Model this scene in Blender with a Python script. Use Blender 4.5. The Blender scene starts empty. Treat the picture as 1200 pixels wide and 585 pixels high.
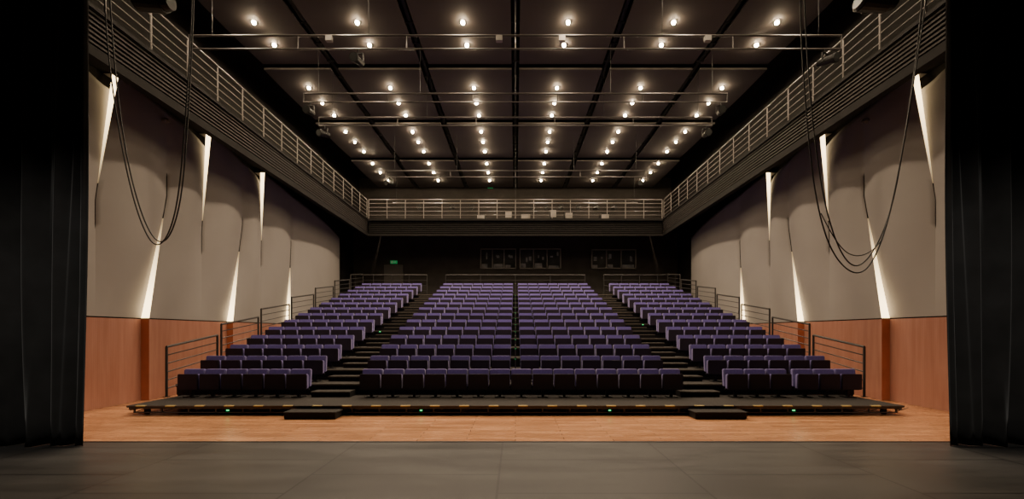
import bpy, bmesh, math, random
from mathutils import Vector, Matrix
random.seed(4)
S = bpy.context.scene
COL = S.collection
H = 1.74
F = 500.0
def PX(px, py, d):
    return Vector(((px-604)/F*d, d, H+(390-py)/F*d))

# ---------------------------------------------------------------- materials
def mat(name, col, rough=0.6, metal=0.0, emis=None, es=0.0, noise=0.0, nscale=5.0, bump=0.0, sheen=0.0, spec=0.5):
    m = bpy.data.materials.new(name); m.use_nodes = True
    nt = m.node_tree; b = nt.nodes['Principled BSDF']
    b.inputs['Base Color'].default_value = (*col, 1)
    b.inputs['Roughness'].default_value = rough
    b.inputs['Metallic'].default_value = metal
    b.inputs['Specular IOR Level'].default_value = spec
    if sheen: b.inputs['Sheen Weight'].default_value = sheen
    if emis:
        b.inputs['Emission Color'].default_value = (*emis, 1)
        b.inputs['Emission Strength'].default_value = es
    if noise or bump:
        tc = nt.nodes.new('ShaderNodeTexCoord')
        n = nt.nodes.new('ShaderNodeTexNoise'); n.inputs['Scale'].default_value = nscale
        n.inputs['Detail'].default_value = 5
        nt.links.new(tc.outputs['Object'], n.inputs['Vector'])
        if noise:
            r = nt.nodes.new('ShaderNodeValToRGB')
            r.color_ramp.elements[0].position = .3; r.color_ramp.elements[1].position = .7
            r.color_ramp.elements[0].color = (*[c*(1-noise) for c in col], 1)
            r.color_ramp.elements[1].color = (*[min(1, c*(1+noise)) for c in col], 1)
            nt.links.new(n.outputs['Fac'], r.inputs['Fac'])
            nt.links.new(r.outputs['Color'], b.inputs['Base Color'])
        if bump:
            bp = nt.nodes.new('ShaderNodeBump'); bp.inputs['Strength'].default_value = bump
            bp.inputs['Distance'].default_value = .02
            nt.links.new(n.outputs['Fac'], bp.inputs['Height'])
            nt.links.new(bp.outputs['Normal'], b.inputs['Normal'])
    return m

def brickmat(name, c1, c2, mortar, bw, bh, ms, rough, rot=0.0, offset=.5, grain=0.0, grainscale=(1,1,1), nz=0.0, spec=.5):
    m = bpy.data.materials.new(name); m.use_nodes = True
    nt = m.node_tree; b = nt.nodes['Principled BSDF']; L = nt.links
    b.inputs['Specular IOR Level'].default_value = spec
    tc = nt.nodes.new('ShaderNodeTexCoord'); mp = nt.nodes.new('ShaderNodeMapping')
    mp.inputs['Rotation'].default_value = (0, 0, rot)
    if rot: mp.inputs['Location'].default_value = (.35, .2, 0)
    L.new(tc.outputs['Object'], mp.inputs['Vector'])
    br = nt.nodes.new('ShaderNodeTexBrick'); br.offset = offset
    br.inputs['Color1'].default_value = (*c1, 1); br.inputs['Color2'].default_value = (*c2, 1)
    br.inputs['Mortar'].default_value = (*mortar, 1)
    br.inputs['Scale'].default_value = 1; br.inputs['Brick Width'].default_value = bw
    br.inputs['Row Height'].default_value = bh; br.inputs['Mortar Size'].default_value = ms
    br.inputs['Mortar Smooth'].default_value = 0.1
    L.new(mp.outputs['Vector'], br.inputs['Vector'])
    mp2 = nt.nodes.new('ShaderNodeMapping'); mp2.inputs['Scale'].default_value = grainscale
    L.new(tc.outputs['Object'], mp2.inputs['Vector'])
    n = nt.nodes.new('ShaderNodeTexNoise'); n.inputs['Scale'].default_value = 1.0; n.inputs['Detail'].default_value = 6
    L.new(mp2.outputs['Vector'], n.inputs['Vector'])
    r = nt.nodes.new('ShaderNodeMapRange')
    r.inputs['From Min'].default_value = .3; r.inputs['From Max'].default_value = .7
    r.inputs['To Min'].default_value = 1-grain; r.inputs['To Max'].default_value = 1+grain
    L.new(n.outputs['Fac'], r.inputs['Value'])
    mx = nt.nodes.new('ShaderNodeVectorMath'); mx.operation = 'MULTIPLY'
    L.new(br.outputs['Color'], mx.inputs[0]); L.new(r.outputs['Result'], mx.inputs[1])
    L.new(mx.outputs['Vector'], b.inputs['Base Color'])
    r2 = nt.nodes.new('ShaderNodeMapRange')
    r2.inputs['To Min'].default_value = rough-nz; r2.inputs['To Max'].default_value = rough+nz
    L.new(n.outputs['Fac'], r2.inputs['Value']); L.new(r2.outputs['Result'], b.inputs['Roughness'])
    return m

M = {}
M['plaster'] = mat('grey_plaster', (.29, .268, .25), .7, noise=.03, nscale=1.0)
M['woodfloor'] = brickmat('oak_floor', (.50, .245, .118), (.36, .165, .075), (.16, .075, .035), 1.6, .13, .006, .26, 0, .5, .18, (1.0, 7, 1), .10)
M['stage'] = brickmat('stage_floor', (.040, .039, .038), (.030, .0295, .029), (.006, .006, .006), 1.22, 2.3, .014, .42, math.pi/2, .5, .30, (.6, 3.0, 1), .10, .4)
M['black'] = mat('black_paint', (.012, .011, .011), .7, noise=.2, nscale=3, spec=.2)
M['dark'] = mat('dark_wall', (.034, .029, .026), .7, noise=.2, nscale=2, spec=.3)
M['ceil'] = mat('ceiling_panel_paint', (.098, .086, .080), .75, noise=.08, nscale=.8)
M['blackmetal'] = mat('black_metal', (.02, .02, .02), .4, .6, noise=.1, nscale=20)
M['steel'] = mat('grey_steel', (.38, .36, .33), .4, .5, noise=.05, nscale=10)
M['railgrey'] = mat('rail_paint', (.17, .155, .142), .45, .2, noise=.05, nscale=10)
M['barsteel'] = mat('bar_paint', (.075, .068, .064), .45, .3, noise=.05, nscale=10)
M['darkrail'] = mat('dark_rail', (.05, .046, .043), .4, .5, noise=.05, nscale=10)
M['rearrail'] = mat('rear_rail', (.022, .020, .019), .5, .2, noise=.05, nscale=10)
M['fascia'] = mat('fascia', (.012, .0108, .010), .7, noise=.1, nscale=4, spec=.12)
M['slat'] = mat('slat', (.036, .031, .028), .6, noise=.1, nscale=4, spec=.2)
M['slatdark'] = mat('dark_slat', (.013, .012, .011), .7, noise=.1, nscale=4, spec=.12)
M['deck'] = mat('deck_carpet', (.033, .030, .028), .9, noise=.25, nscale=25, spec=.1)
M['nosing'] = mat('nosing', (.08, .068, .056), .6, noise=.1, nscale=20, spec=.3)
M['tape'] = mat('yellow_tape', (.50, .38, .13), .6, noise=.1, nscale=20)
M['purple'] = mat('purple_fabric', (.112, .084, .285), .85, noise=.12, nscale=30, bump=.1, sheen=.3)
M['shell'] = mat('dark_purple_shell', (.020, .014, .025), .5, noise=.1, nscale=10, spec=.35)
M['curtain'] = mat('black_velvet', (.024, .0235, .023), .95, noise=.25, nscale=2, sheen=.25, spec=.1)
M['cable'] = mat('black_rubber', (.012, .012, .012), .5, noise=.1, nscale=9)
M['led'] = mat('led_slot', (.7, .6, .45), .5, emis=(1, .73, .38), es=1.0)
nt = M['led'].node_tree; at = nt.nodes.new('ShaderNodeAttribute'); at.attribute_name = 'glow'
mr = nt.nodes.new('ShaderNodeMapRange'); mr.inputs['To Min'].default_value = .12; mr.inputs['To Max'].default_value = 6.5
nt.links.new(at.outputs['Fac'], mr.inputs['Value']); nt.links.new(mr.outputs['Result'], nt.nodes['Principled BSDF'].inputs['Emission Strength'])
M['bulb'] = mat('warm_lens', (1, .9, .7), .3, emis=(1, .76, .48), es=330, noise=.01)
M['green'] = mat('green_sign', (.02, .45, .15), .4, emis=(.05, 1, .3), es=.14, noise=.02)
M['greenled'] = mat('green_led', (.02, .5, .15), .4, emis=(.05, 1, .25), es=1.5, noise=.02)
M['white'] = mat('white_paint', (.6, .58, .52), .5, noise=.03)
M['glass'] = mat('dark_glass', (.04, .042, .04), .08, noise=.4, nscale=1)
M['frame'] = mat('window_frame', (.20, .18, .16), .45, noise=.05)
M['inner'] = mat('control_room', (.12, .11, .10), .6, emis=(1, .85, .7), es=.012, noise=.7, nscale=3)
M['doorp'] = mat('door_paint', (.08, .072, .065), .5, noise=.05)
M['post'] = mat('red_wood_return', (.50, .16, .08), .42, noise=.12, nscale=3)
def woodpanel():
    m = bpy.data.materials.new('wood_panelling'); m.use_nodes = True
    nt = m.node_tree; b = nt.nodes['Principled BSDF']; L = nt.links
    tc = nt.nodes.new('ShaderNodeTexCoord')
    mp = nt.nodes.new('ShaderNodeMapping'); mp.inputs['Scale'].default_value = (8, 8, .8)
    L.new(tc.outputs['Object'], mp.inputs['Vector'])
    n = nt.nodes.new('ShaderNodeTexNoise'); n.inputs['Scale'].default_value = 1; n.inputs['Detail'].default_value = 4
    L.new(mp.outputs['Vector'], n.inputs['Vector'])
    r = nt.nodes.new('ShaderNodeValToRGB')
    r.color_ramp.elements[0].position = .3; r.color_ramp.elements[1].position = .7
    r.color_ramp.elements[0].color = (.345, .150, .10, 1); r.color_ramp.elements[1].color = (.42, .20, .14, 1)
    L.new(n.outputs['Fac'], r.inputs['Fac']); 
    w = nt.nodes.new('ShaderNodeTexWave'); w.bands_direction = 'Y'; w.inputs['Scale'].default_value = 9
    L.new(tc.outputs['Object'], w.inputs['Vector'])
    mr = nt.nodes.new('ShaderNodeMapRange'); mr.inputs['To Min'].default_value = .88; mr.inputs['To Max'].default_value = 1.03
    L.new(w.outputs['Fac'], mr.inputs['Value'])
    mx = nt.nodes.new('ShaderNodeVectorMath'); mx.operation = 'MULTIPLY'
    L.new(r.outputs['Color'], mx.inputs[0]); L.new(mr.outputs['Result'], mx.inputs[1])
    L.new(mx.outputs['Vector'], b.inputs['Base Color'])
    b.inputs['Roughness'].default_value = .4
    return m
M['wood'] = woodpanel()

# ---------------------------------------------------------------- mesh helpers
def box(bm, x0, x1, y0, y1, z0, z1, mi=0, bev=0.0):
    r = bmesh.ops.create_cube(bm, size=1)
    vs = r['verts']
    for v in vs:
        v.co = Vector(((x0+x1)/2+v.co.x*(x1-x0), (y0+y1)/2+v.co.y*(y1-y0), (z0+z1)/2+v.co.z*(z1-z0)))
    fs = set(f for v in vs for f in v.link_faces)
    for f in fs: f.material_index = mi
    if bev:
        es = set(e for v in vs for e in v.link_edges)
        bmesh.ops.bevel(bm, geom=list(es), offset=bev, segments=2, affect='EDGES', clamp_overlap=True)
def tube(bm, p, q, r, seg=8, r2=None, mi=0):
    p = Vector(p); q = Vector(q); d = q-p
    if d.length < 1e-6: return
    rot = d.to_track_quat('Z', 'Y').to_matrix().to_4x4()
    g = bmesh.ops.create_cone(bm, cap_ends=True, segments=seg, radius1=r, radius2=r if r2 is None else r2,
                          depth=d.length, matrix=Matrix.Translation((p+q)/2) @ rot)
    for f in set(f for v in g['verts'] for f in v.link_faces): f.material_index = mi
def mk(name, bm, mats, parent=None, loc=None, smooth=False):
    me = bpy.data.meshes.new(name); bm.normal_update(); bm.to_mesh(me); bm.free()
    if not isinstance(mats, (list, tuple)): mats = [mats]
    for m in mats: me.materials.append(m)
    if smooth:
        for p in me.polygons: p.use_smooth = True
    o = bpy.data.objects.new(name, me); COL.objects.link(o)
    if loc is not None: o.location = loc
    if parent: o.parent = parent
    return o
def empty(name, loc=(0, 0, 0)):
    o = bpy.data.objects.new(name, None); o.empty_display_size = .1; o.location = loc; COL.objects.link(o); return o
def tag(o, label, cat, group=None):
    o['label'] = label; o['category'] = cat
    if group: o['group'] = group
    return o
def struct(o, label=None):
    o['kind'] = 'structure'
    if label: o['label'] = label; o['category'] = o.name.split('_')[0].split('.')[0]
    return o
def copy_tree(root, loc, rotz=None):
    n = root.copy(); COL.objects.link(n); n.location = loc
    if rotz is not None: n.rotation_euler = (0, 0, rotz)
    def rec(src, dst):
        for c in src.children:
            k = c.copy(); COL.objects.link(k); k.parent = dst
            k.matrix_parent_inverse = c.matrix_parent_inverse.copy()
            rec(c, k)
    rec(root, n)
    return n

# ---------------------------------------------------------------- floors
STG = 6.8
bm = bmesh.new(); box(bm, -12, 12, -4, STG, -.2, 0)
struct(mk('floor', bm, M['stage']), 'dark grey stage floor with panel seams')
bm = bmesh.new(); box(bm, -10.2, 10.2, STG+.02, 27.5, -.2, -.012)
struct(mk('floor', bm, M['woodfloor']), 'warm oak strip floor of the auditorium')
bm = bmesh.new(); box(bm, -10, 10, STG-.03, STG+.03, -.1, .004)
struct(mk('trim_1', bm, M['blackmetal']), 'black metal edge strip between stage and oak floor')

# ---------------------------------------------------------------- side walls
W = 9.6
SE = [('U', 9.75, 10.25), ('L', 11.06, 11.75), ('U', 13.05, 13.35), ('L', 14.35, 15.0), ('U', 16.1, 16.2), ('L', 18.0, 18.25)]
Y0, Y1 = 7.0, 23.3
UB = [7.0, 9.9, 13.2, 16.15, 23.3]
def ztop(s, y):
    k = 0 if s == 0 else 1 if s <= 2 else 2 if s <= 4 else 3
    t = max(0, min(1, (y-UB[k])/(UB[k+1]-UB[k])))
    base = min(7.97, 8.25-.07*(y-10))
    return base-.42*t**2.2
def seam_y(s, z):
    k, a, b = SE[s]
    if k == 'U': t = (z-4.8)/3.2
    else: t = (z-2.1)/3.4
    t = max(0, min(1.0, t)); return a+(b-a)*t
JL, JU = .21, .16
def J(s, z):
    k = SE[s][0]
    if k == 'L':
        hi = 2.1+(3.3 if s < 3 else 2.9)
        j = JL*max(0, min(1, (hi-z)/(hi-2.1)))
        if z < hi+.75: j = max(j, .024)
        return j
    else:
        j = JU*max(0, min(1, (z-4.7)/3.1))
        if z > 4.2: j = max(j, .018)
        return j
NS = len(SE)
def sec_y(s, t, z):
    ya = Y0 if s == 0 else seam_y(s-1, z)
    yb = Y1 if s == NS else seam_y(s, z)
    return ya+(yb-ya)*t
def disp(s, t, z):
    a = 0 if s == 0 else J(s-1, z)*.5
    b = 0 if s == NS else -J(s, z)*.5
    e = lambda x: max(0, 1-x)**2
    zz = max(0, min(1, (z-2.1)/5.9))
    return a*e(t*1.0)+b*e((1-t)*1.0)+.24*math.sin(math.pi*t)*math.sin(math.pi*zz)
for sgn, side in ((-1, 'left'), (1, 'right')):
    bm = bmesh.new(); NT = 18; NZ = 44
    bw = bmesh.new()
    for s in range(NS+1):
        g = []
        for i in range(NT+1):
            t = i/NT; c = []
            for j in range(NZ+1):
                zt = ztop(s, sec_y(s, t, 7.5)); z = 2.12+(zt-2.12)*j/NZ
                c.append(bm.verts.new((sgn*(W-disp(s, t, z)), sec_y(s, t, z), z)))
            g.append(c)
        for i in range(NT):
            for j in range(NZ):
                bm.faces.new((g[i][j], g[i+1][j], g[i+1][j+1], g[i][j+1])).smooth = True
        for i in range(NT):
            a, b_ = g[i][NZ], g[i+1][NZ]
            c1 = bm.verts.new((sgn*(W+.3), a.co.y, a.co.z)); c2 = bm.verts.new((sgn*(W+.3), b_.co.y, b_.co.z))
            bm.faces.new((a, b_, c2, c1))
        g = []
        for i in range(NT+1):
            t = i/NT; x = sgn*(W-disp(s, t, 2.1)); y = sec_y(s, t, 2.1)
            g.append((bw.verts.new((x, y, -.01)), bw.verts.new((x, y, 2.09))))
        for i in range(NT):
            bw.faces.new((g[i][0], g[i+1][0], g[i+1][1], g[i][1]))
        if s < NS:
            k = SE[s][0]
            zt = ztop(s+1, sec_y(s+1, 0, 7.5))
            zs = [2.12+(zt-2.12)*j/NZ for j in range(NZ+1)]
            bl = bmesh.new(); lay = bl.verts.layers.float.new('glow')
            for j in range(NZ):
                z0, z1 = zs[j], zs[j+1]
                if J(s, z0)+J(s, z1) < 1e-4: continue
                q = []
                for (z, ss, tt) in ((z0, s, 1), (z0, s+1, 0), (z1, s+1, 0), (z1, s, 1)):
                    q.append((Vector((sgn*(W-disp(ss, tt, z)), seam_y(s, z), z)), z))
                JM = JL if k == 'L' else JU
                frac = J(s, (z0+z1)/2)/JM
                tgt = bl if frac > .16 else bm
                vs = []
                for v, z in q:
                    nv = tgt.verts.new(v); vs.append(nv)
                    if tgt is bl: nv[lay] = max(0, min(1, (J(s, z)/JM-.12)/.75))**1.5
                try:
                    f = tgt.faces.new(vs)
                    if tgt is bm: f.material_index = 1
                except Exception: pass
            o = mk('wall_light', bl, M['led'])
            tag(o, 'tall narrow wedge of warm light in a grey wall seam', 'wall light', 'wedge lights in the side walls')
            if k == 'L':
                p = [(s, 1, -.01), (s+1, 0, -.01), (s+1, 0, 2.09), (s, 1, 2.09)]
                f = bw.faces.new([bw.verts.new((sgn*(W-disp(a, b, 2.1)), SE[s][1], z)) for a, b, z in p]); f.material_index = 1
    bmesh.ops.remove_doubles(bm, verts=bm.verts, dist=1e-5)
    struct(mk('wall_'+side, bm, [M['plaster'], M['black']]), 'billowing warm grey plaster panels with open seams')
    bmesh.ops.remove_doubles(bw, verts=bw.verts, dist=1e-5)
    struct(mk('baseboard_'+side, bw, [M['wood'], M['post']]), 'tall reddish wood wainscot panelling with angled steps')
    bm = bmesh.new()
    xa, xb = sorted((sgn*9.95, sgn*10.15))
    box(bm, xa, xb, 6.95, 27.4, -.2, 11.8)
    struct(mk('wall_'+side+'_outer', bm, M['black']), 'black outer side wall')
    bm = bmesh.new()
    d = 11.6; tube(bm, (0, 0, 0), (-sgn*.12, 0, 0), .07, 12); tube(bm, (-sgn*.12, 0, 0), (-sgn*.16, 0, 0), .045, 12)
    o = mk('wall_sensor', bm, M['steel'], loc=(sgn*(W-.03), d, 7.5)); tag(o, 'small round metal sensor fixed on the grey wall', 'sensor')

# ---------------------------------------------------------------- back
BW = 26.2
bm = bmesh.new(); box(bm, -10.1, 10.1, BW, BW+.2, -.2, 7.94)
struct(mk('wall_back', bm, M['dark']), 'dark rear wall under the balcony')
bm = bmesh.new(); box(bm, -10.1, 10.1, 27.2, 27.4, 7.9, 11.8)
struct(mk('wall_back_upper', bm, M['dark']), 'dark rear wall above the balcony')
for sgn in (-1, 1):
    bm = bmesh.new(); xs = sorted((sgn*8.4, sgn*12)); box(bm, xs[0], xs[1], 7.15, 7.35, -.2, 12)
    struct(mk('wall_proscenium', bm, M['black']), 'black proscenium side wall')

bm = bmesh.new(); box(bm, -10.2, 10.2, 6.9, 27.4, 11.6, 11.8)
struct(mk('ceiling', bm, M['black']), 'black upper ceiling void')
ZC = 10.74
xs_ = [-8.75, -6.2, -3.1, 0, 3.1, 6.2, 8.75]
ys_ = [7.6, 11.0, 14.6, 18.4, 22.4, 27.0]
def zceil(y):
    for b in range(5):
        if y <= ys_[b+1]:
            t = max(0, (y-ys_[b])/(ys_[b+1]-ys_[b])); return ZC+.02+.16*t*t
for a in range(6):
    for b in range(5):
        bm = bmesh.new()
        x0 = xs_[a]+.13; x1 = xs_[a+1]-.13; y0 = ys_[b]+.02; y1 = ys_[b+1]-.02
        N = 10; rows = []
        for i in range(N+1):
            y = y0+(y1-y0)*i/N; z = zceil(y)
            rows.append([bm.verts.new((x0, y, z)), bm.verts.new((x1, y, z)), bm.verts.new((x1, y, z+.06)), bm.verts.new((x0, y, z+.06))])
        for i in range(N):
            for k in range(4):
                bm.faces.new((rows[i][k], rows[i][(k+1) % 4], rows[i+1][(k+1) % 4], rows[i+1][k]))
        bm.faces.new(rows[0]); bm.faces.new(rows[N][::-1])
        bmesh.ops.recalc_face_normals(bm, faces=bm.faces)
        struct(mk('ceiling_panel', bm, M['ceil']), 'curved dark brown acoustic ceiling panel')
for x in xs_[1:-1]:
    bm = bmesh.new(); 
    box(bm, x-.05, x+.05, 7.6, 27, ZC+.12, ZC+.28)
    y = 8
    while y < 27:
        box(bm, x-.12, x+.12, y, y+.06, ZC+.1, ZC+.16); y += .9
    o = mk('ceiling_track', bm, M['blackmetal']); tag(o, 'long black cable track running between ceiling panels', 'track', 'ceiling tracks')

# ---------------------------------------------------------------- downlights
root = empty('downlight')
bm = bmesh.new(); tube(bm, (0, 0, -.012), (0, 0, .0), .11, 20, .11); tube(bm, (0, 0, 0), (0, 0, .2), .09, 16, .09); mk('housing', bm, M['blackmetal'], root)
bm = bmesh.new(); bmesh.ops.create_uvsphere(bm, u_segments=14, v_segments=8, radius=.056, matrix=Matrix.Translation((0, 0, -.03))); mk('lens', bm, M['bulb'], root, smooth=True)
ld = bpy.data.lights.new('downlight_lamp', 'SPOT'); ld.energy = 360; ld.color = (1, .78, .55)
ld.spot_size = math.radians(130); ld.spot_blend = .9; ld.shadow_soft_size = .12
lo = bpy.data.objects.new('lamp', ld); COL.objects.link(lo); lo.parent = root; lo.location = (0, 0, -.25)
first = True
for y in (8.8, 10.4, 12.4, 13.45, 15.7, 16.8, 17.9, 19.1, 20.2, 21.4, 22.7, 24.0, 25.4):
    for x in (-7.6, -4.6, -1.53, 1.53, 4.6, 7.6):
        loc = (x, y, zceil(y))
        if first: root.location = loc; n = root; first = False
        else: n = copy_tree(root, loc)
        tag(n, 'small round ceiling downlight glowing warm white', 'downlight', 'ceiling downlights')

# ---------------------------------------------------------------- balconies
def fasc_slats(bm, sgn):
    for i in range(7):
        z = 7.36+i*.095
        xs = sorted((sgn*8.2, sgn*8.245)); box(bm, xs[0], xs[1], 7.4, 23.8, z, z+.04)
for sgn in (-1, 1):
    r = empty('balcony', (sgn*8.9, 15, 8.0)); tag(r, 'long dark side balcony with louvred front', 'balcony')
    def M2(o): o.parent = r; o.matrix_parent_inverse = Matrix.Translation((-sgn*8.9, -15, -8.0)); return o
    bm = bmesh.new(); xs = sorted((sgn*8.2, sgn*9.94)); box(bm, xs[0], xs[1], 7.4, 27.1, 8.0, 8.08); M2(mk('deck', bm, M['fascia']))
    bm = bmesh.new(); xs = sorted((sgn*8.26, sgn*8.36)); box(bm, xs[0], xs[1], 7.4, 23.8, 7.15, 8.0)
    xs = sorted((sgn*8.17, sgn*8.36)); box(bm, xs[0], xs[1], 7.4, 23.8, 7.1, 7.3); box(bm, xs[0], xs[1], 7.4, 23.8, 8.02, 8.1); M2(mk('fascia', bm, M['fascia']))
    bm = bmesh.new(); fasc_slats(bm, sgn); M2(mk('louvre', bm, M['slat']))
r = empty('balcony', (0, 25, 8.0)); tag(r, 'dark rear balcony across the back of the hall', 'balcony')
def M3(o): o.parent = r; o.matrix_parent_inverse = Matrix.Translation((0, -25, -8.0)); return o
bm = bmesh.new(); box(bm, -8.16, 8.16, 23.8, 27.15, 7.95, 8.05); M3(mk('deck', bm, M['fascia']))
bm = bmesh.new(); box(bm, -8.16, 8.16, 23.75, 23.85, 7.13, 7.95); box(bm, -8.16, 8.16, 23.6, 23.85, 7.95, 8.06); box(bm, -8.16, 8.16, 23.6, 23.75, 7.1, 7.2); M3(mk('fascia', bm, M['fascia']))
bm = bmesh.new()
for i in range(6): box(bm, -8.16, 8.16, 23.71, 23.75, 7.28+i*.11, 7.32+i*.11)
M3(mk('louvre', bm, M['slatdark']))

def guardrail(p, q, h, nb, npost, mt, label, lift0=0.0, rp=.022, rb=.016, group=None, toprail=.025):
    p = Vector(p); q = Vector(q); r = empty('guardrail', p)
    d = q-p
    for i in range(npost):
        t = i/(npost-1); b = d*t
        if i == 0:
            bm = bmesh.new(); tube(bm, (0, 0, 0), (0, 0, h), rp, 8); box(bm, -.05, .05, -.05, .05, 0, .015)
            o = mk('post', bm, mt, r); base = o
        else:
            o = base.copy(); COL.objects.link(o); o.parent = r
        o.location = b
    bm = bmesh.new()
    tube(bm, (0, 0, h), d+Vector((0, 0, h)), toprail, 8)
    o = mk('top_rail', bm, mt, r)
    bm = bmesh.new(); tube(bm, (0, 0, 0), d, rb, 6); base = None
    for i in range(nb):
        z = h*(i+1)/(nb+1)
        if base is None:
            o = mk('rail', bm, mt, r); base = o
        else:
            o = base.copy(); COL.objects.link(o); o.parent = r
        o.location = (0, 0, z)
    tag(r, label, 'railing', group); return r
guardrail((-8.25, 7.5, 8.1), (-8.25, 23.7, 8.1), 1.03, 4, 16, M['railgrey'], 'grey steel guardrail along the side balcony', group='balcony guardrails', rb=.012, rp=.02, toprail=.022)
guardrail((8.25, 7.5, 8.1), (8.25, 23.7, 8.1), 1.03, 4, 16, M['railgrey'], 'grey steel guardrail along the side balcony', group='balcony guardrails', rb=.012, rp=.02, toprail=.022)
guardrail((-8.15, 23.7, 8.06), (8.15, 23.7, 8.06), 1.07, 4, 17, M['railgrey'], 'grey steel guardrail along the rear balcony', group='balcony guardrails', rb=.012, rp=.02, toprail=.022)

def window(name, x0, x1, z0, z1, n, y=BW):
    bm = bmesh.new(); t = .06
    box(bm, x0, x1, y-.1, y, z1-t, z1); box(bm, x0, x1, y-.1, y, z0, z0+t)
    for i in range(n+1):
        x = x0+(x1-x0-t)*i/n; box(bm, x, x+t, y-.1, y, z0, z1)
    box(bm, x0, x1, y-.02, y-.005, z0, z1, 1)
    rr = random.Random(n+x0)
    for i in range(n):
        xa = x0+(x1-x0)*i/n+.08; wd = (x1-x0)/n-.12
        box(bm, xa, xa+wd*rr.uniform(.35, .95), y-.03, y-.021, z0+.08, z0+rr.uniform(.2, .4), 2)
        for q_ in range(2):
            xb_ = xa+wd*rr.uniform(.0, .75); zz_ = z0+rr.uniform(.42, .85); box(bm, xb_, xb_+rr.uniform(.06, .2), y-.03, y-.021, zz_, zz_+rr.uniform(.08, .3), 2)
    struct(mk(name, bm, [M['frame'], M['glass'], M['inner']]), 'control room window with grey frame and dark panes')
window('window_1', -2.15, .05, 5.65, 6.9, 3)
window('window_2', .25, 2.8, 5.65, 6.9, 3)
window('window_3', 4.65, 7.4, 5.65, 6.85, 3)
bm = bmesh.new(); box(bm, -8.05, -6.9, BW-.06, BW, 3.7, 5.9); box(bm, -7.95, -7.0, BW-.09, BW-.05, 3.75, 5.8, 1); box(bm, -7.15, -7.07, BW-.14, BW-.08, 4.7, 4.8)
struct(mk('door_1', bm, [M['doorp'], M['doorp']]), 'dark rear exit door with grey frame')
r = empty('exit_sign', (-7.45, BW-.08, 6.06))
bm = bmesh.new(); box(bm, -.2, .2, -.03, .06, -.09, .09); mk('case', bm, M['green'], r)
bm = bmesh.new(); box(bm, -.16, -.04, -.036, -.03, -.06, .06); 
v = [bm.verts.new(c) for c in ((.0, -.037, -.02), (.08, -.037, -.02), (.08, -.037, -.06), (.17, -.037, 0), (.08, -.037, .06), (.08, -.037, .02), (.0, -.037, .02))]; bm.faces.new(v)
mk('pictogram', bm, M['white'], r)
tag(r, 'small green illuminated emergency exit sign above the rear door', 'exit sign')
bm = bmesh.new(); box(bm, -.17, .17, -.05, .0, -.07, .07, 0, .01)
o = mk('exit_sign', bm, M['green'], loc=(-1.6, 27.19, 11.0)); tag(o, 'small green illuminated sign high on the rear wall', 'exit sign')

# ---------------------------------------------------------------- seating stand
PITCH = .95; RISE = .269; NR = 14; Z0 = .20
stand = empty('seating_stand', (0, 9.0, 0)); tag(stand, 'black tiered retractable seating platform on wheels with aisle steps', 'seating platform')
def PS(o): o.parent = stand; o.matrix_parent_inverse = Matrix.Translation((0, -9.0, 0)); return o
def ty(n): return 9.0 if n == 0 else 9.6+PITCH*n
for n in range(NR):
    z = Z0+RISE*n; y0 = ty(n); y1 = ty(n+1)+.02 if n < NR-1 else 26.15
    hw = 8.2 if n == 0 else 8.4
    bm = bmesh.new()
    box(bm, -hw, hw, y0, y1, z-.07 if n else z-.045, z, 0)
    box(bm, -hw, hw, y0-.012, y0-.001, z-.03, z+.003, 1)
    if n == 0:
        x = -8.0
        while x < 8.1:
            box(bm, x, x+.2, y0-.016, y0+.03, z-.022, z+.005, 3); x += .62
    if n: box(bm, -hw, hw, y0+.03, y0+.06, z-RISE, z-.07, 2)
    if n > 0:
        for s in (-1, 1):
            xs = sorted((s*(hw-.05), s*hw)); box(bm, xs[0], xs[1], y0+.06, y1, max(.05, z-.07-2*RISE), z-.07, 2)
    PS(mk('tier', bm, [M['deck'], M['nosing'], M['black'], M['tape']]))
bm = bmesh.new()
tube(bm, (-8.15, 9.3, .1), (8.15, 9.3, .1), .02)
box(bm, -8.15, 8.15, 9.04, 9.08, .125, .155); box(bm, -8.2, 8.2, 10.4, 10.45, 0, .13)
for i in range(29):
    x = -8.1+i*16.2/28; box(bm, x-.015, x+.015, 9.06, 9.09, .04, .15); tube(bm, (x, 9.1, .05), (x+.28, 9.1, .14), .008, 5)
box(bm, -8.1, 8.1, 9.06, 9.085, .035, .055)
for s in (-1, 1): tube(bm, (s*8.3, 9.2, .1), (s*8.3, 20, .1), .04)
PS(mk('under_frame', bm, M['barsteel']))
base = None
for i in range(15):
    x = -7.9+i*15.8/14
    if base is None:
        bm = bmesh.new(); tube(bm, (-.03, 0, .055), (.03, 0, .055), .055, 14); box(bm, -.05, .05, -.03, .03, .09, .13); box(bm, -.045, -.035, -.03, .03, .04, .12); box(bm, .035, .045, -.03, .03, .04, .12)
        base = mk('caster_wheel', bm, M['blackmetal'])
        o = base
    else: o = base.copy(); COL.objects.link(o)
    o.location = (x, 9.16, -.01); PS(o)
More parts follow.
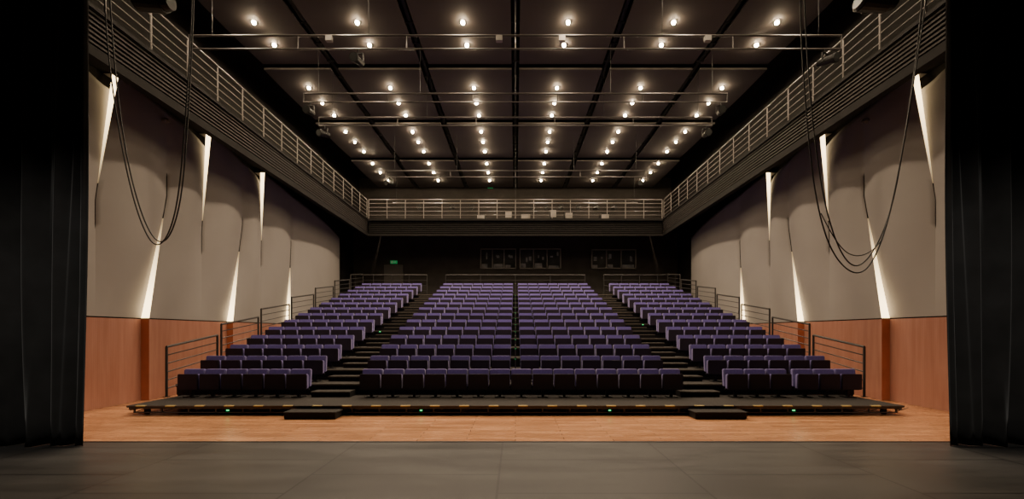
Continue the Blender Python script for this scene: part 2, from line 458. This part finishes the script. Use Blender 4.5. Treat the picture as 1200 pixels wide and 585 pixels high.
for s in (-1, 1):
    base = None
    for n in range(NR-1):
        z = Z0+RISE*n; y1 = ty(n+1)
        if base is None:
            bm = bmesh.new(); box(bm, -.46, .46, -.36, -.0, 0, .125); box(bm, -.47, .47, -.375, -.345, .105, .137, 1); box(bm, -.46, .46, -.33, 0, .125, .137, 2)
            base = mk('aisle_step', bm, [M['black'], M['nosing'], M['deck']]); o = base
        else: o = base.copy(); COL.objects.link(o)
        o.location = (s*4.41, y1-.012, z); PS(o)
    r = empty('step_box', (s*4.16, 8.62, -.01))
    bm = bmesh.new(); box(bm, -.52, .52, 0, .34, 0, .12, 0, .008); mk('body', bm, M['black'], r)
    bm = bmesh.new(); box(bm, -.54, .54, -.02, .36, .12, .145, 0, .006); mk('tread', bm, M['deck'], r)
    tag(r, 'low black step box standing on the oak floor before the aisle', 'step')
SL = [(0, n) for n in range(2, NR)] + [(-3.98, 3), (3.98, 5), (-3.98, 8), (3.98, 9), (-4.85, 6), (4.85, 7)]
for (x, n) in SL:
    bm = bmesh.new(); box(bm, -.02, .02, -.02, .0, 0, .025)
    o = mk('step_light', bm, M['greenled'], loc=(x, ty(n)-.012, Z0+RISE*n-.05)); tag(o, 'tiny green glowing step light', 'step light', 'green step lights')
for x in (-6.1, -2.0, 2.0, 5.9):
    bm = bmesh.new(); box(bm, -.025, .025, -.02, .0, 0, .025)
    o = mk('step_light', bm, M['greenled'], loc=(x, 9.055, .08)); tag(o, 'tiny green glowing light under the platform edge', 'step light', 'green step lights')

# ---------------------------------------------------------------- seats
def geo_back(bm, w):
    box(bm, -w/2, w/2, .25, .36, .24, .66, 0, .018)
    for v in bm.verts: v.co.y += (v.co.z-.22)*.10
def build_seat(w, joined=False):
    def b1(bm): geo_back(bm, w)
    def b2(bm): box(bm, -w/2+.01, w/2-.01, .13, .245, .20, .55, 0, .02)
    def b3(bm): box(bm, -w/2+.005, w/2-.005, .085, .135, .19, .56, 0, .012)
    def b4(bm):
        box(bm, -.03, .03, .2, .26, .01, .24); box(bm, -.12, .12, .1, .34, 0, .02); box(bm, -w/2-.005, w/2+.005, .2, .25, .17, .21)
    spec = (('backrest', b1, 'purple'), ('seat_cushion', b2, 'purple'), ('seat_shell', b3, 'shell'), ('leg', b4, 'blackmetal'))
    if joined:
        bm = bmesh.new(); 
        for i, (n_, f, m_) in enumerate(spec):
            old = set(bm.faces); t = bmesh.new(); f(t); tm = bpy.data.meshes.new('t'); t.to_mesh(tm); t.free()
            bm.from_mesh(tm); bpy.data.meshes.remove(tm)
            for fc in bm.faces:
                if fc not in old: fc.material_index = i
        me = bpy.data.meshes.new('theatre_seat'); bm.to_mesh(me); bm.free()
        for s_ in spec: me.materials.append(M[s_[2]])
        return me
    r = empty('theatre_seat')
    for n_, f, m_ in spec:
        bm = bmesh.new(); f(bm); mk(n_, bm, M[m_], r)
    return r
PW = .535
seatA = build_seat(.486); seatMe = build_seat(.492, True)
used = False; count = 0; rest = []
LBL = 'purple fabric folding theatre seat with dark shell, seat tipped up'
for n in range(NR):
    y = 9.98+PITCH*n; z = Z0+RISE*n
    if n == 0:
        xs = [-8.0+.513*(i+.5) for i in range(6)] + [5.0+.515*(i+.5)+(.12 if i > 2 else 0) for i in range(6)]
        xs += [(i-7)*.512+.14 for i in range(15)]
    else:
        xs = [s*(8.17-PW*(i+.5)) for i in range(6) for s in (-1, 1)]
        xs += [s*(.11+.534*(i+.5)) for i in range(7) for s in (-1, 1)]
    for x in sorted(xs, key=abs):
        if count < 300:
            if n < 7:
                if not used: seatA.location = (x, y, z); o = seatA; used = True
                else: o = copy_tree(seatA, (x, y, z))
            else:
                o = bpy.data.objects.new('theatre_seat', seatMe); COL.objects.link(o); o.location = (x, y, z)
            tag(o, LBL, 'seat', 'theatre seats on the tiered stand'); count += 1
        else: rest.append((x, y, z))
bm = bmesh.new()
for p in rest:
    old = len(bm.verts); bm.from_mesh(seatMe); bm.verts.ensure_lookup_table()
    for v in bm.verts[old:]: v.co += Vector(p)
o = mk('theatre_seats', bm, [M['purple'], M['purple'], M['shell'], M['blackmetal']])
tag(o, 'farthest rows of purple folding theatre seats', 'seats', 'theatre seats on the tiered stand'); o['kind'] = 'stuff'

for s in (-1, 1):
    for k in range(7):
        n = 2*k; ya = 10.2+PITCH*n; yb = ya+PITCH*2-.16
        za = Z0+RISE*n+(.04 if n else 0); 
        guardrail((s*8.34, ya, za), (s*8.34, yb, za+RISE*1.0), 1.2, 5, 2, M['darkrail'], 'black tubular guardrail at the side of the seating tiers', rp=.028, rb=.014, toprail=.028, group='seating guardrails')
ZL = Z0+RISE*(NR-1)
for a, b in ((-8.6, -4.75), (-3.75, 3.75), (4.75, 8.6)):
    guardrail((a, 22.95, ZL), (b, 22.95, ZL), 1.15, 3, 5, M['rearrail'], 'dark tubular guardrail behind the last seat row', group='rear guardrails')
for n in range(1, NR):
    bm = bmesh.new(); tube(bm, (0, 0, 0), (0, 0, .62), .016)
    box(bm, -.04, .04, -.04, .04, 0, .012); bmesh.ops.create_uvsphere(bm, u_segments=8, v_segments=6, radius=.024, matrix=Matrix.Translation((0, 0, .62)))
    o = mk('aisle_post', bm, M['darkrail'], loc=(0, 9.98+PITCH*n+.32, Z0+RISE*n)); tag(o, 'short dark metal post between the middle seat blocks', 'post', 'posts between middle seats')

# ---------------------------------------------------------------- battens
def batten(y, z, half, gap, label):
    r = empty('lighting_batten', (0, y, z))
    bm = bmesh.new(); tube(bm, (-half, 0, 0), (half, 0, 0), .026); mk('pipe', bm, M['barsteel'], r)
    bm = bmesh.new(); tube(bm, (-half, 0, -gap), (half, 0, -gap), .02); mk('pipe', bm, M['barsteel'], r)
    n = int(half*.8); base = None
    for i in range(n+1):
        x = -half+2*half*i/n
        if base is None:
            bm = bmesh.new(); tube(bm, (0, 0, -gap), (0, 0, 0), .014); o = base = mk('spacer', bm, M['barsteel'], r)
        else: o = base.copy(); COL.objects.link(o)
        o.location = (x, 0, 0)
    base = None
    for x in (-half*.93, -half*.45, 0, half*.45, half*.93):
        if base is None:
            bm = bmesh.new(); tube(bm, (0, 0, 0), (0, 0, ZC+.02-z), .006, 5); o = base = mk('suspension_wire', bm, M['blackmetal'], r)
        else: o = base.copy(); COL.objects.link(o)
        o.location = (x, 0, 0)
    tag(r, label, 'lighting bar', 'lighting bars'); return r
BL = 'double grey steel pipe lighting bar hung from the ceiling on wires'
BAT = [(10.6, 9.12, 8.1, .33), (13.1, 9.08, 6.5, .26), (14.55, 9.08, 6.7, .28), (19.4, 9.1, 5.9, .28)]
for b in BAT: batten(*b, BL)

root = empty('stage_lantern')
bm = bmesh.new(); tube(bm, (0, -.22, -.32), (0, .16, -.24), .10, 14, .085); tube(bm, (0, -.26, -.328), (0, -.2, -.316), .115, 14, .115); mk('body', bm, M['blackmetal'], root)
bm = bmesh.new(); box(bm, -.13, -.115, -.02, .02, -.30, -.08); box(bm, .115, .13, -.02, .02, -.30, -.08); box(bm, -.13, .13, -.02, .02, -.095, -.08); tube(bm, (0, 0, -.08), (0, 0, .03), .02); mk('yoke', bm, M['blackmetal'], root)
bm = bmesh.new(); tube(bm, (0, -.264, -.329), (0, -.262, -.3285), .095, 14); mk('lens', bm, M['glass'], root)
first = True
LO = []
for (y, z, h, g_) in BAT[1:4]:
    for t in (-.97, .97): LO.append((t*h, y, z-g_-.02))
LO += [(-3.9, 10.6, 8.76), (7.7, 10.6, 8.76)]
for x in (-6.4, -5.5, -3.6, -2.5, 1.0, 1.8, 2.6, 3.6, 4.6, 5.6): LO.append((x, 24.4, 9.15))
for (x, y, z) in LO:
    if first: root.location = (x, y, z); o = root; first = False
    else: o = copy_tree(root, (x, y, z), random.uniform(-.5, .5))
    tag(o, 'black theatre spotlight hanging from a steel bar', 'stage light', 'stage lights')
r = empty('lighting_batten', (0, 24.4, 9.17)); bm = bmesh.new(); tube(bm, (-7, 0, 0), (7, 0, 0), .025)
mk('pipe', bm, M['railgrey'], r)
for x in (-6.8, 0, 6.8):
    bm = bmesh.new(); tube(bm, (x, 0, 0), (x, 0, 1.55), .01); mk('suspension_wire', bm, M['blackmetal'], r)
tag(r, 'single steel lighting bar over the rear balcony', 'lighting bar', 'lighting bars')
for x, h, w_ in ((-2.0, .55, .5), (-.4, .75, .45), (.6, .6, .6), (2.2, .85, .4), (3.1, .7, .5), (5.2, .6, .5)):
    r = empty('equipment_case', (x, 24.9, 8.05))
    bm = bmesh.new(); box(bm, -w_/2, w_/2, -.2, .2, .06, h, 0, .015); mk('body', bm, M['blackmetal'], r)
    bm = bmesh.new(); box(bm, -w_/2+.04, w_/2-.04, -.215, -.2, h*.45, h-.06); mk('front_panel', bm, M['frame'], r)
    for sx in (-1, 1):
        bm = bmesh.new(); tube(bm, (sx*(w_/2-.06)-.015, -.1, .03), (sx*(w_/2-.06)+.015, -.1, .03), .03, 10); mk('wheel', bm, M['blackmetal'], r)
    tag(r, 'dark wheeled equipment case standing on the rear balcony', 'equipment case', 'equipment cases')
for x in (-4.6, -.4, 1.15, 4.75):
    bm = bmesh.new(); box(bm, -.08, .08, -.05, .05, -.07, .07, 0, .01)
    o = mk('junction_box', bm, M['steel'], loc=(x, 10.54, 9.0)); tag(o, 'small pale junction box on the lighting bar', 'junction box', 'junction boxes')

# ---------------------------------------------------------------- curtains
def curtain(s):
    bm = bmesh.new(); xa, xb = (6.56 if s < 0 else 6.61), 10.6; N = 300; NZ = 24; cols = []
    ph = random.uniform(0, 6)
    for i in range(N+1):
        u = i/N; x = xa+(xb-xa)*u; c = []
        for j in range(NZ+1):
            v = j/NZ; z = .004+v*10.5
            a = .10+.05*math.sin(u*11+ph)
            y = 6.59+a*math.sin(u*50+2.0*math.sin(u*9+ph)+1.1*math.sin(v*4+u*14))*(.55+.45*(1-v))+.035*math.sin(u*130+v*4+2*math.sin(u*17))
            xx = x+.03*math.sin(v*4+u*15)+.07*max(0, 1-v*2.2)**2*(1-u)
            c.append(bm.verts.new((s*xx, y, z)))
        cols.append(c)
    for i in range(N):
        for j in range(NZ):
            bm.faces.new((cols[i][j], cols[i+1][j], cols[i+1][j+1], cols[i][j+1])).smooth = True
    o = mk('stage_curtain', bm, M['curtain']); m = o.modifiers.new('s', 'SOLIDIFY'); m.thickness = .01
    tag(o, 'heavy black velvet stage curtain hanging in deep folds', 'curtain', 'stage curtains')
curtain(-1); curtain(1)

# stage work lights (real lanterns above the stage)
for s in (-1, 1):
    p = Vector((s*3.4, 2.6, 7.2)); r = empty('work_light', p)
    bm = bmesh.new(); tube(bm, (0, 0, 0), (0, 0, .35), .16, 18, .10); mk('reflector', bm, M['blackmetal'], r)
    bm = bmesh.new(); tube(bm, (0, 0, .35), (0, 0, 3), .015); mk('stem', bm, M['blackmetal'], r)
    l = bpy.data.lights.new('work_lamp', 'SPOT'); l.energy = 900; l.color = (1, .92, .82); l.spot_size = math.radians(44); l.spot_blend = 1; l.shadow_soft_size = .08
    o = bpy.data.objects.new('lamp', l); COL.objects.link(o); o.parent = r; o.location = (0, 0, -.05)
    o.rotation_euler = Vector((s*4.5, 4.0, -6.3)).to_track_quat('-Z', 'Y').to_euler()
    tag(r, 'black work light hanging above the stage', 'work light')

# ---------------------------------------------------------------- front pipe and cables
DC = 7.45
r = empty('lighting_batten', (0, DC, 8.15)); bm = bmesh.new(); tube(bm, (-8.1, 0, 0), (8.1, 0, 0), .03); mk('pipe', bm, M['railgrey'], r)
for x in (-7.6, -3, 3, 7.6):
    bm = bmesh.new(); tube(bm, (x, 0, 0), (x, 0, 11.6-8.15), .008); mk('suspension_wire', bm, M['blackmetal'], r)
tag(r, 'single steel lighting bar hung above the stage edge', 'lighting bar', 'lighting bars')
def cable(pts, rad=.011, d=DC):
    P = [PX(x, y, d) for x, y in pts]
    if P[0].z > 7: P[0].z = 8.15
    if P[-1].z > 6.5: P[-1].z = 8.15
    cu = bpy.data.curves.new('c', 'CURVE'); cu.dimensions = '3D'; cu.bevel_depth = rad; cu.resolution_u = 8; cu.use_fill_caps = True
    sp = cu.splines.new('NURBS'); sp.points.add(len(P)-1)
    for i, p in enumerate(P): sp.points[i].co = (*p, 1)
    sp.use_endpoint_u = True; sp.order_u = 4
    t = bpy.data.objects.new('c', cu); COL.objects.link(t)
    dg = bpy.context.evaluated_depsgraph_get(); me = bpy.data.meshes.new_from_object(t.evaluated_get(dg))
    bpy.data.objects.remove(t); me.materials.clear(); me.materials.append(M['cable'])
    for p in me.polygons: p.use_smooth = True
    o = bpy.data.objects.new('hanging_cable', me); COL.objects.link(o)
    tag(o, 'black cable hanging in a long slack loop', 'cable', 'hanging cables')
cable([(121, -40), (124, 40), (132, 110), (146, 190), (160, 250), (182, 300), (203, 268), (212, 210), (218, 130), (224, 40), (226, -5)])
cable([(127, -40), (132, 60), (142, 150), (156, 222), (176, 280), (196, 290), (213, 240), (219, 160), (226, 50), (228, -5)], d=DC+.04)
cable([(937, -40), (938, 40), (944, 130), (953, 220), (968, 285), (990, 318), (1015, 325), (1038, 275), (1056, 190), (1070, 100), (1086, 0), (1090, -10)])
cable([(941, -40), (946, 90), (957, 190), (972, 268), (996, 320), (1020, 305), (1046, 250), (1062, 150), (1078, 40), (1084, -10)], d=DC+.04)
cable([(962, 250), (972, 270), (985, 292), (1003, 304), (1024, 295), (1034, 280)], .008)
for s, px in ((-1, 178), (1, 1025)):
    p = PX(px, -2, DC)
    r = empty('moving_light', p); 
    bm = bmesh.new(); tube(bm, (-.22, 0, 0), (.22, 0, -.06), .2, 20, .17); tube(bm, (-.26, 0, .01), (-.22, 0, 0), .16, 20, .2); tube(bm, (.22, 0, -.06), (.34, 0, -.07), .15, 20, .12); mk('body', bm, M['blackmetal'], r)
    bm = bmesh.new(); box(bm, -.05, .05, -.24, -.215, -.1, .3); box(bm, -.05, .05, .215, .24, -.1, .3); box(bm, -.06, .06, -.24, .24, .28, .33); tube(bm, (0, 0, .3), (0, 0, 8.15-p.z), .025); mk('yoke', bm, M['blackmetal'], r)
    tag(r, 'large black cylindrical stage light hanging from a bar', 'stage light')

# ---------------------------------------------------------------- world, camera
w = bpy.data.worlds.new('world'); S.world = w; w.use_nodes = True
w.node_tree.nodes['Background'].inputs[0].default_value = (.9, .8, .7, 1); w.node_tree.nodes['Background'].inputs[1].default_value = .01
cam = bpy.data.cameras.new('camera'); co = bpy.data.objects.new('camera', cam); COL.objects.link(co)
co.location = (0, 0, H); co.rotation_euler = (math.pi/2, 0, 0)
cam.sensor_width = 36; cam.lens = F/1200*36; cam.shift_y = (390-292.5)/1200; cam.shift_x = -4/1200
cam.clip_start = .05; cam.clip_end = 200
S.camera = co
